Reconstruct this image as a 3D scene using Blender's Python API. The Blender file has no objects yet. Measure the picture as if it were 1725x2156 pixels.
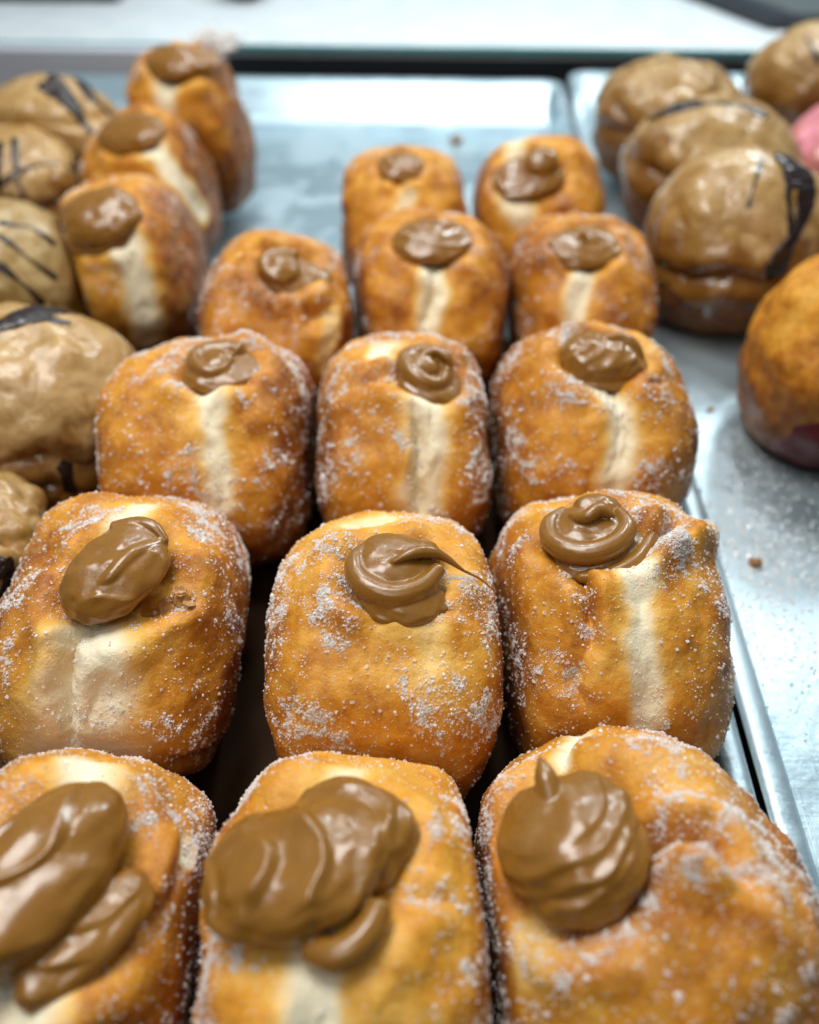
import bpy, math, random
import numpy as np
from mathutils import Vector, Matrix

# ------------------------------------------------------------------ camera, world, lamps, exposure
S = bpy.context.scene
COL = S.collection
CM = 0.01
def R(a): return math.radians(a)

cam_d = bpy.data.cameras.new('camera')
cam = bpy.data.objects.new('camera', cam_d); COL.objects.link(cam)
cam_d.sensor_fit = 'VERTICAL'; cam_d.sensor_height = 36.0; cam_d.sensor_width = 36.0
cam_d.lens = 36.0 * 1750 / 2156
cam.location = (0, 0, 26 * CM)
cam.rotation_euler = (R(90 - 44.4), 0, 0)
cam_d.clip_start = 0.01; cam_d.clip_end = 20
cam_d.dof.use_dof = True
cam_d.dof.focus_distance = 0.228
cam_d.dof.aperture_fstop = 5.6
cam_d.dof.aperture_blades = 0
S.camera = cam

w = bpy.data.worlds.new('World'); S.world = w; w.use_nodes = True
nt = w.node_tree; bg = nt.nodes['Background']
tc = nt.nodes.new('ShaderNodeTexCoord'); sp = nt.nodes.new('ShaderNodeSeparateXYZ')
ad = nt.nodes.new('ShaderNodeMath'); ad.operation = 'MULTIPLY_ADD'; az = nt.nodes.new('ShaderNodeMath'); az.operation = 'MULTIPLY_ADD'
rp = nt.nodes.new('ShaderNodeValToRGB')
nt.links.new(tc.outputs['Generated'], sp.inputs[0]); nt.links.new(sp.outputs['Y'], ad.inputs[0])
ad.inputs[1].default_value = .4; nt.links.new(sp.outputs['Z'], az.inputs[0]); az.inputs[1].default_value = .33; az.inputs[2].default_value = .42; nt.links.new(az.outputs[0], ad.inputs[2])
nt.links.new(ad.outputs[0], rp.inputs[0]); nt.links.new(rp.outputs[0], bg.inputs[0])
rp.color_ramp.elements[0].position = .1; rp.color_ramp.elements[0].color = (.07, .07, .075, 1)
rp.color_ramp.elements[1].position = .85; rp.color_ramp.elements[1].color = (.78, 1.02, 1.13, 1)
bg.inputs[1].default_value = .25

def area(name, loc, to, sx, sy, power, col):
    l = bpy.data.lights.new(name, 'AREA'); l.shape = 'ELLIPSE' if 'rear' in name else 'RECTANGLE'; l.size = sx * CM; l.size_y = sy * CM
    l.energy = power; l.color = col
    o = bpy.data.objects.new(name, l); COL.objects.link(o)
    o.location = Vector(loc) * CM
    o.rotation_euler = (Vector(to) - Vector(loc)).to_track_quat('-Z', 'Y').to_euler()
    return o
area('case_lamp_overhead', (-15, 30, 70), (0, 22, 0), 38, 26, 4.0, (1, .985, .95))
area('case_lamp_side', (48, 88, 66), (12, 24, 0), 24, 14, 3.0, (.86, .96, 1))
area('camera_side_fill', (-14, -14, 70), (0, 20, 0), 40, 26, 1.0, (1, .98, .95))  # added soft fill from the camera side, not a ceiling fitting
area('shelf_fill', (0, 100, 55), (0, 92, 0), 60, 10, .9, (.93, .98, 1))  # added only to brighten the white shelf, no fitting there
area('case_lamp_rear', (-6, 76, 72), (-4, 78, 0), 14, 8, 1.3, (.86, .95, 1))
area('case_lamp_rear', (18, 77, 72), (8, 78, 0), 14, 8, 1.3, (.86, .95, 1))

S.view_settings.view_transform = 'Standard'; S.view_settings.look = 'None'
S.view_settings.exposure = 0.0; S.view_settings.gamma = 1.0
S.render.engine = 'CYCLES'
S.cycles.use_denoising = True
S.cycles.max_bounces = 8; S.cycles.diffuse_bounces = 4; S.cycles.glossy_bounces = 3; S.cycles.transmission_bounces = 3
S.cycles.caustics_reflective = False; S.cycles.caustics_refractive = False
S.cycles.sample_clamp_indirect = 6

# ------------------------------------------------------------------ noise
_rs = np.random.RandomState(7)
_perm = _rs.permutation(256).astype(np.int64); _perm = np.concatenate([_perm, _perm, _perm])
_grad = _rs.normal(size=(256, 3)); _grad /= np.linalg.norm(_grad, axis=1)[:, None]
def pn(P, f=1.0, seed=0):
    P = np.asarray(P, float) * f + np.array([seed * 17.13 + 100, seed * 7.71 + 100, seed * 3.37 + 100])
    i = np.floor(P).astype(np.int64); fr = P - i; i &= 255
    u = fr * fr * fr * (fr * (fr * 6 - 15) + 10)
    out = 0
    for a in (0, 1):
        for b in (0, 1):
            for c in (0, 1):
                h = _perm[_perm[_perm[(i[:, 0] + a) & 255] + ((i[:, 1] + b) & 255)] + ((i[:, 2] + c) & 255)]
                g = _grad[h & 255]
                d = (g * (fr - np.array([a, b, c]))).sum(1)
                wt = (u[:, 0] if a else 1 - u[:, 0]) * (u[:, 1] if b else 1 - u[:, 1]) * (u[:, 2] if c else 1 - u[:, 2])
                out = out + wt * d
    return out * 1.6
def fbm(P, f, seed, octs=3):
    r = 0; a = 1.0
    for k in range(octs):
        r = r + a * pn(P, f * 2 ** k, seed + k * 5); a *= .5
    return r
def sstep(x, a, b):
    t = np.clip((x - a) / (b - a), 0, 1); return t * t * (3 - 2 * t)

# ------------------------------------------------------------------ mesh helpers (all input in cm)
def mesh_np(name, V, Fq, smooth=True, attrs=None):
    V = np.asarray(V, np.float32) * CM; Fq = np.asarray(Fq, np.int32)
    m = bpy.data.meshes.new(name); k = Fq.shape[1]
    m.vertices.add(len(V)); m.vertices.foreach_set('co', V.ravel())
    m.loops.add(Fq.size); m.loops.foreach_set('vertex_index', Fq.ravel())
    m.polygons.add(len(Fq)); m.polygons.foreach_set('loop_start', np.arange(0, Fq.size, k, dtype=np.int32))
    m.polygons.foreach_set('use_smooth', np.full(len(Fq), smooth, dtype=bool))
    m.update(calc_edges=True)
    for an, av in (attrs or {}).items():
        at = m.attributes.new(an, 'FLOAT', 'POINT'); at.data.foreach_set('value', np.asarray(av, np.float32))
    return m
def mesh_py(name, V, F, smooth=False):
    m = bpy.data.meshes.new(name); m.from_pydata([tuple(c * CM for c in v) for v in V], [], F); m.update()
    if smooth:
        m.polygons.foreach_set('use_smooth', np.ones(len(m.polygons), dtype=bool))
    return m
def link(name, me, mat=None, parent=None):
    o = bpy.data.objects.new(name, me); COL.objects.link(o)
    if mat is not None and me is not None:
        me.materials.clear(); me.materials.append(mat)
    if parent is not None: o.parent = parent
    return o
def tag(o, label=None, cat=None, group=None, kind=None):
    if label: o['label'] = label
    if cat: o['category'] = cat
    if group: o['group'] = group
    if kind: o['kind'] = kind
    return o

_sph = {}
def cube_sphere(n):
    if n in _sph: return _sph[n]
    t = np.tan(np.linspace(-math.pi / 4, math.pi / 4, n + 1)); A, B = np.meshgrid(t, t, indexing='ij'); o = np.ones_like(A)
    Vs, Fs = [], []; off = 0
    idx = np.arange((n + 1) ** 2).reshape(n + 1, n + 1)
    q = np.stack([idx[:-1, :-1], idx[1:, :-1], idx[1:, 1:], idx[:-1, 1:]], -1).reshape(-1, 4)
    for V, flip in (((o, A, B), 0), ((-o, A, B), 1), ((A, o, B), 1), ((A, -o, B), 0), ((A, B, o), 0), ((A, B, -o), 1)):
        P = np.stack([c.ravel() for c in V], 1); Vs.append(P / np.linalg.norm(P, axis=1)[:, None])
        Fs.append((q[:, ::-1] if flip else q) + off); off += len(P)
    V = np.concatenate(Vs); Fq = np.concatenate(Fs)
    key = np.round(V * 1e5).astype(np.int64)
    _, first, inv = np.unique(key, axis=0, return_index=True, return_inverse=True)
    V = V[first]; Fq = inv.ravel()[Fq]
    _sph[n] = (V, Fq); return V, Fq

def normals(V, Fq):
    a, b, c, d = (V[Fq[:, k]] for k in range(4))
    fn = np.cross(c - a, d - b); N = np.zeros_like(V)
    for k in range(4): np.add.at(N, Fq[:, k], fn)
    return N / (np.linalg.norm(N, axis=1)[:, None] + 1e-12), fn

def pdist(D, pts):
    """distance (unit sphere chord) from directions D to a polyline of directions, and the parameter 0..1 along it"""
    pts = [np.array(p, float) for p in pts]
    if len(pts) == 1:
        return np.linalg.norm(D - pts[0], axis=1), np.zeros(len(D))
    best = np.full(len(D), 9.0); par = np.zeros(len(D)); n = len(pts) - 1
    for k in range(n):
        a, b = pts[k], pts[k + 1]; ab = b - a
        t = np.clip(((D - a) @ ab) / max(ab @ ab, 1e-9), 0, 1)
        c = a + t[:, None] * ab; c /= np.linalg.norm(c, axis=1)[:, None]
        d = np.linalg.norm(D - c, axis=1); mk = d < best
        best[mk] = d[mk]; par[mk] = (k + t[mk]) / n
    return best, par

def rotm(yaw, roll, pitch=0):
    return np.array((Matrix.Rotation(R(yaw), 3, 'Z') @ Matrix.Rotation(R(roll), 3, 'Y') @ Matrix.Rotation(R(pitch), 3, 'X')))

# ------------------------------------------------------------------ materials
def nmat(name):
    m = bpy.data.materials.new(name); m.use_nodes = True
    t = m.node_tree; return m, t, t.nodes['Principled BSDF']
def N(t, ty, **kw):
    n = t.nodes.new(ty)
    for k, v in kw.items():
        if k == 'inp':
            for i, val in v.items(): n.inputs[i].default_value = val
        else: setattr(n, k, v)
    return n
def mix(t, fac, a, b, blend='MIX'):
    n = t.nodes.new('ShaderNodeMix'); n.data_type = 'RGBA'; n.blend_type = blend
    for sock, v in ((n.inputs[0], fac), (n.inputs[6], a), (n.inputs[7], b)):
        if hasattr(v, 'is_output'): t.links.new(v, sock)
        else: sock.default_value = v if not isinstance(v, tuple) or len(v) == 4 else (*v, 1)
    return n.outputs[2]
def math_(t, op, a, b=0.0, c=0.0, clamp=False):
    n = t.nodes.new('ShaderNodeMath'); n.operation = op; n.use_clamp = clamp
    for s, v in zip(n.inputs, (a, b, c)):
        if hasattr(v, 'is_output'): t.links.new(v, s)
        else: s.default_value = v
    return n.outputs[0]
def noise(t, vec, scale, detail=4, rough=.55, dist=0.0):
    n = t.nodes.new('ShaderNodeTexNoise'); n.inputs['Scale'].default_value = scale
    n.inputs['Detail'].default_value = detail; n.inputs['Roughness'].default_value = rough; n.inputs['Distortion'].default_value = dist
    if vec is not None: t.links.new(vec, n.inputs['Vector'])
    return n.outputs['Fac']
def mrange(t, v, a, b, c=0.0, d=1.0, smooth=True):
    n = t.nodes.new('ShaderNodeMapRange'); n.interpolation_type = 'SMOOTHSTEP' if smooth else 'LINEAR'
    t.links.new(v, n.inputs[0])
    for k, x in zip((1, 2, 3, 4), (a, b, c, d)): n.inputs[k].default_value = x
    return n.outputs[0]
def attr(t, name):
    n = t.nodes.new('ShaderNodeAttribute'); n.attribute_name = name; return n.outputs['Fac']
def bump(t, bs, *hs):
    prev = None
    for h, dist, st in hs:
        b = t.nodes.new('ShaderNodeBump'); b.inputs['Distance'].default_value = dist; b.inputs['Strength'].default_value = st
        t.links.new(h, b.inputs['Height'])
        if prev is not None: t.links.new(prev, b.inputs['Normal'])
        prev = b.outputs[0]
    t.links.new(prev, bs.inputs['Normal'])
def sss(bs, wgt, rad, scale):
    bs.inputs['Subsurface Weight'].default_value = wgt
    bs.inputs['Subsurface Radius'].default_value = rad
    bs.inputs['Subsurface Scale'].default_value = scale

def make_dough():
    m, t, bs = nmat('fried_dough')
    co = N(t, 'ShaderNodeTexCoord').outputs['Object']
    oi = N(t, 'ShaderNodeObjectInfo')
    off = N(t, 'ShaderNodeVectorMath', operation='MULTIPLY_ADD'); 
    t.links.new(oi.outputs['Random'], off.inputs[0]); off.inputs[1].default_value = (3, 5, 7); t.links.new(co, off.inputs[2])
    P = off.outputs[0]
    br, bd, sg = attr(t, 'brown'), attr(t, 'band'), attr(t, 'sugar')
    n1 = noise(t, P, 90, 5, .6); n2 = noise(t, P, 380, 4, .65); n3 = noise(t, P, 1500, 3, .6); n4 = noise(t, P, 190, 3, .6, .5)
    b = math_(t, 'ADD', br, math_(t, 'MULTIPLY', math_(t, 'SUBTRACT', n1, .5), 1.0))
    b = math_(t, 'ADD', b, math_(t, 'MULTIPLY', math_(t, 'SUBTRACT', n2, .5), .5), clamp=True)
    r = N(t, 'ShaderNodeValToRGB'); t.links.new(b, r.inputs[0]); cr = r.color_ramp
    cr.elements[0].position = 0; cr.elements[0].color = (.77, .43, .085, 1)
    cr.elements[1].position = 1; cr.elements[1].color = (.18, .038, .007, 1)
    for p, c in ((.28, (.68, .295, .026, 1)), (.52, (.51, .180, .009, 1)), (.75, (.32, .085, .006, 1))):
        e = cr.elements.new(p); e.color = c
    bm = math_(t, 'ADD', bd, math_(t, 'MULTIPLY', math_(t, 'SUBTRACT', n4, .5), .45))
    gold = mrange(t, bm, -.10, .35); bm = mrange(t, bm, .12, 1.15)
    cream = mix(t, n2, (.90, .84, .67), (.86, .75, .50))
    col = mix(t, bm, mix(t, math_(t, 'MULTIPLY', gold, .75), r.outputs[0], (.79, .48, .11)), cream)
    # dusting of the finest sugar caught on the skin
    s1 = mrange(t, noise(t, P, 1100, 3, .7), .50, .66); s2 = mrange(t, noise(t, P, 260, 4, .65), .40, .66)
    sm = math_(t, 'MULTIPLY', math_(t, 'MULTIPLY', s1, s2), sg, clamp=True)
    sm = math_(t, 'MULTIPLY', sm, .45)
    col = mix(t, sm, col, (.95, .88, .80))
    t.links.new(col, bs.inputs['Base Color'])
    rg = mrange(t, n1, .3, .7, .38, .60); t.links.new(math_(t, 'ADD', rg, math_(t, 'MULTIPLY', bm, .2)), bs.inputs['Roughness'])
    bs.inputs['Specular IOR Level'].default_value = .30
    sss(bs, .20, (1.0, .38, .12), .0022)
    bump(t, bs, (n1, .0012, .35), (n2, .0006, .7), (n3, .00024, .7))
    return m
def make_goo():
    m, t, bs = nmat('caramel')
    co = N(t, 'ShaderNodeTexCoord').outputs['Object']
    n1 = noise(t, co, 120, 3, .5, .8); n2 = noise(t, co, 900, 3, .6)
    col = mix(t, n1, (.225, .093, .010), (.28, .125, .016))
    t.links.new(col, bs.inputs['Base Color'])
    t.links.new(mrange(t, noise(t, co, 260, 4, .6), .35, .7, .20, .36), bs.inputs['Roughness'])
    bs.inputs['Specular IOR Level'].default_value = .55
    bs.inputs['Coat Weight'].default_value = .25; bs.inputs['Coat Roughness'].default_value = .12
    sss(bs, .25, (1.0, .5, .2), .0025)
    bump(t, bs, (n1, .0006, .3), (n2, .00010, .5))
    return m
def make_sugar():
    m, t, bs = nmat('sugar_crystal')
    bs.inputs['Base Color'].default_value = (.97, .93, .90, 1)
    bs.inputs['Roughness'].default_value = .16; bs.inputs['Specular IOR Level'].default_value = .6
    out = t.nodes['Material Output']
    tr = N(t, 'ShaderNodeBsdfTranslucent'); tr.inputs[0].default_value = (.96, .94, .92, 1)
    tp = N(t, 'ShaderNodeBsdfTransparent')
    a = N(t, 'ShaderNodeMixShader'); a.inputs[0].default_value = .30
    t.links.new(bs.outputs[0], a.inputs[1]); t.links.new(tr.outputs[0], a.inputs[2])
    b = N(t, 'ShaderNodeMixShader'); b.inputs[0].default_value = .34
    t.links.new(a.outputs[0], b.inputs[1]); t.links.new(tp.outputs[0], b.inputs[2])
    t.links.new(b.outputs[0], out.inputs['Surface'])
    return m
def make_glaze(name, c1, c2, c3):
    m, t, bs = nmat(name)
    co = N(t, 'ShaderNodeTexCoord').outputs['Object']
    g = attr(t, 'thick')
    n1 = noise(t, co, 60, 5, .6); n2 = noise(t, co, 420, 4, .6); n3 = noise(t, co, 45, 5, .55, 1.0)
    col = mix(t, mrange(t, n3, .42, .62), c1, c2)
    thin = math_(t, 'SUBTRACT', 1.0, math_(t, 'ADD', g, math_(t, 'MULTIPLY', math_(t, 'SUBTRACT', n1, .5), 1.6)), clamp=True)
    col = mix(t, math_(t, 'MULTIPLY', mrange(t, thin, .25, .7), .9), col, c3)
    col = mix(t, math_(t, 'MULTIPLY', mrange(t, noise(t, co, 330, 3, .6), .60, .72), .45), col, c3)
    t.links.new(col, bs.inputs['Base Color'])
    t.links.new(math_(t, 'ADD', mrange(t, n3, .3, .7, .18, .38), math_(t, 'MULTIPLY', thin, -.16)), bs.inputs['Roughness'])
    bs.inputs['Specular IOR Level'].default_value = .5
    sss(bs, .2, (1.0, .6, .3), .003)
    bump(t, bs, (n1, .002, .35), (n3, .0010, .3), (n2, .00025, .35))
    return m
def make_plain(name, col, rough=.5, metal=0.0, spec=.5, nscale=0, bstr=.3, c2=None, bd=.0005):
    m, t, bs = nmat(name)
    bs.inputs['Base Color'].default_value = (*col, 1); bs.inputs['Roughness'].default_value = rough
    bs.inputs['Metallic'].default_value = metal; bs.inputs['Specular IOR Level'].default_value = spec
    if nscale:
        co = N(t, 'ShaderNodeTexCoord').outputs['Object']; n = noise(t, co, nscale, 4, .6)
        if c2: t.links.new(mix(t, mrange(t, n, .3, .7), col, c2), bs.inputs['Base Color'])
        bump(t, bs, (n, bd, bstr))
    return m
def make_tray(name, greasy=.5):
    m, t, bs = nmat(name)
    co = N(t, 'ShaderNodeTexCoord').outputs['Object']
    mp = N(t, 'ShaderNodeMapping'); mp.inputs['Scale'].default_value = (14, 900, 200); t.links.new(co, mp.inputs[0])
    br = noise(t, mp.outputs[0], 1.0, 5, .7)                       # brushing runs across the tray
    mp2 = N(t, 'ShaderNodeMapping'); mp2.inputs['Scale'].default_value = (900, 9, 200); mp2.inputs['Rotation'].default_value = (0, 0, .2)
    t.links.new(co, mp2.inputs[0]); sc = mrange(t, noise(t, mp2.outputs[0], 1.0, 2, .5), .68, .74)
    big = noise(t, co, 14, 4, .6, .6); mid = noise(t, co, 55, 5, .65, .4); fine = noise(t, co, 500, 4, .6)
    gm = mrange(t, math_(t, 'ADD', math_(t, 'MULTIPLY', big, .6), math_(t, 'MULTIPLY', mid, .4)), .52 - .12 * greasy, .56)   # grease film islands
    col = mix(t, br, (.55, .71, .78), (.65, .79, .85))
    col = mix(t, math_(t, 'MULTIPLY', gm, .45), col, (.76, .86, .90))
    dirt = mrange(t, noise(t, co, 130, 3, .5), .70, .76)
    col = mix(t, math_(t, 'MULTIPLY', dirt, .22), col, (.35, .36, .36))
    t.links.new(col, bs.inputs['Base Color'])
    bs.inputs['Metallic'].default_value = .82
    ro = math_(t, 'ADD', mrange(t, br, .3, .7, .26, .36), math_(t, 'MULTIPLY', gm, .16))
    t.links.new(ro, bs.inputs['Roughness'])
    bump(t, bs, (big, .004, .05), (gm, .0004, .22), (mid, .0012, .10), (br, .00012, .5), (fine, .00015, .4), (sc, .0001, .3))
    return m
M_dough = make_dough(); M_goo = make_goo(); M_sugar = make_sugar()
M_glaze = make_glaze('maple_glaze', (.50, .32, .135), (.34, .18, .042), (.19, .072, .008))
M_glaze2 = make_glaze('olive_glaze', (.46, .32, .14), (.34, .21, .07), (.22, .12, .02))
M_pink = make_glaze('pink_icing', (.75, .28, .33), (.68, .22, .28), (.55, .2, .12))
M_choc = make_plain('chocolate', (.022, .011, .009), .24, nscale=300, bstr=.3)
M_berry = make_plain('berry_filling', (.10, .010, .013), .5, spec=.25, nscale=200, bstr=.5)
M_tray = make_tray('tray_aluminium', .3); M_tray2 = make_tray('greasy_tray_aluminium', 1.0)
M_black = make_plain('black_plastic', (.018, .022, .028), .35, nscale=40, bstr=.1)
M_glassedge = make_plain('glass_edge', (.02, .24, .26), .25)
M_white = make_plain('white_shelf', (.88, .92, .93), .35, nscale=30, bstr=.05, c2=(.76, .82, .85))
M_pale = make_plain('pale_card', (.62, .63, .68), .5, nscale=30, bstr=.05)
M_counter = make_plain('dark_counter', (.03, .03, .035), .4, nscale=20, bstr=.1)
M_crumb = make_plain('crumb', (.42, .22, .08), .8, nscale=800, bstr=.6, c2=(.25, .11, .03))
M_grey = make_plain('grey_tray', (.16, .18, .18), .3, metal=.3, nscale=25, bstr=.1)
M_loose = make_plain('loose_sugar', (.98, .98, .98), .08, spec=1.0)
M_loose.node_tree.nodes['Principled BSDF'].inputs['Coat Weight'].default_value = 1.0
M_gap_shade = make_plain('dark_gap_shade', (.06, .030, .015), .9, spec=.15, nscale=200, bstr=.3)  # near-black brown that paints the shade between the front doughnuts
M_crust = make_plain('crust_flake', (.50, .26, .09), .25, nscale=500, bstr=.4, c2=(.36, .15, .04))

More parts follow.
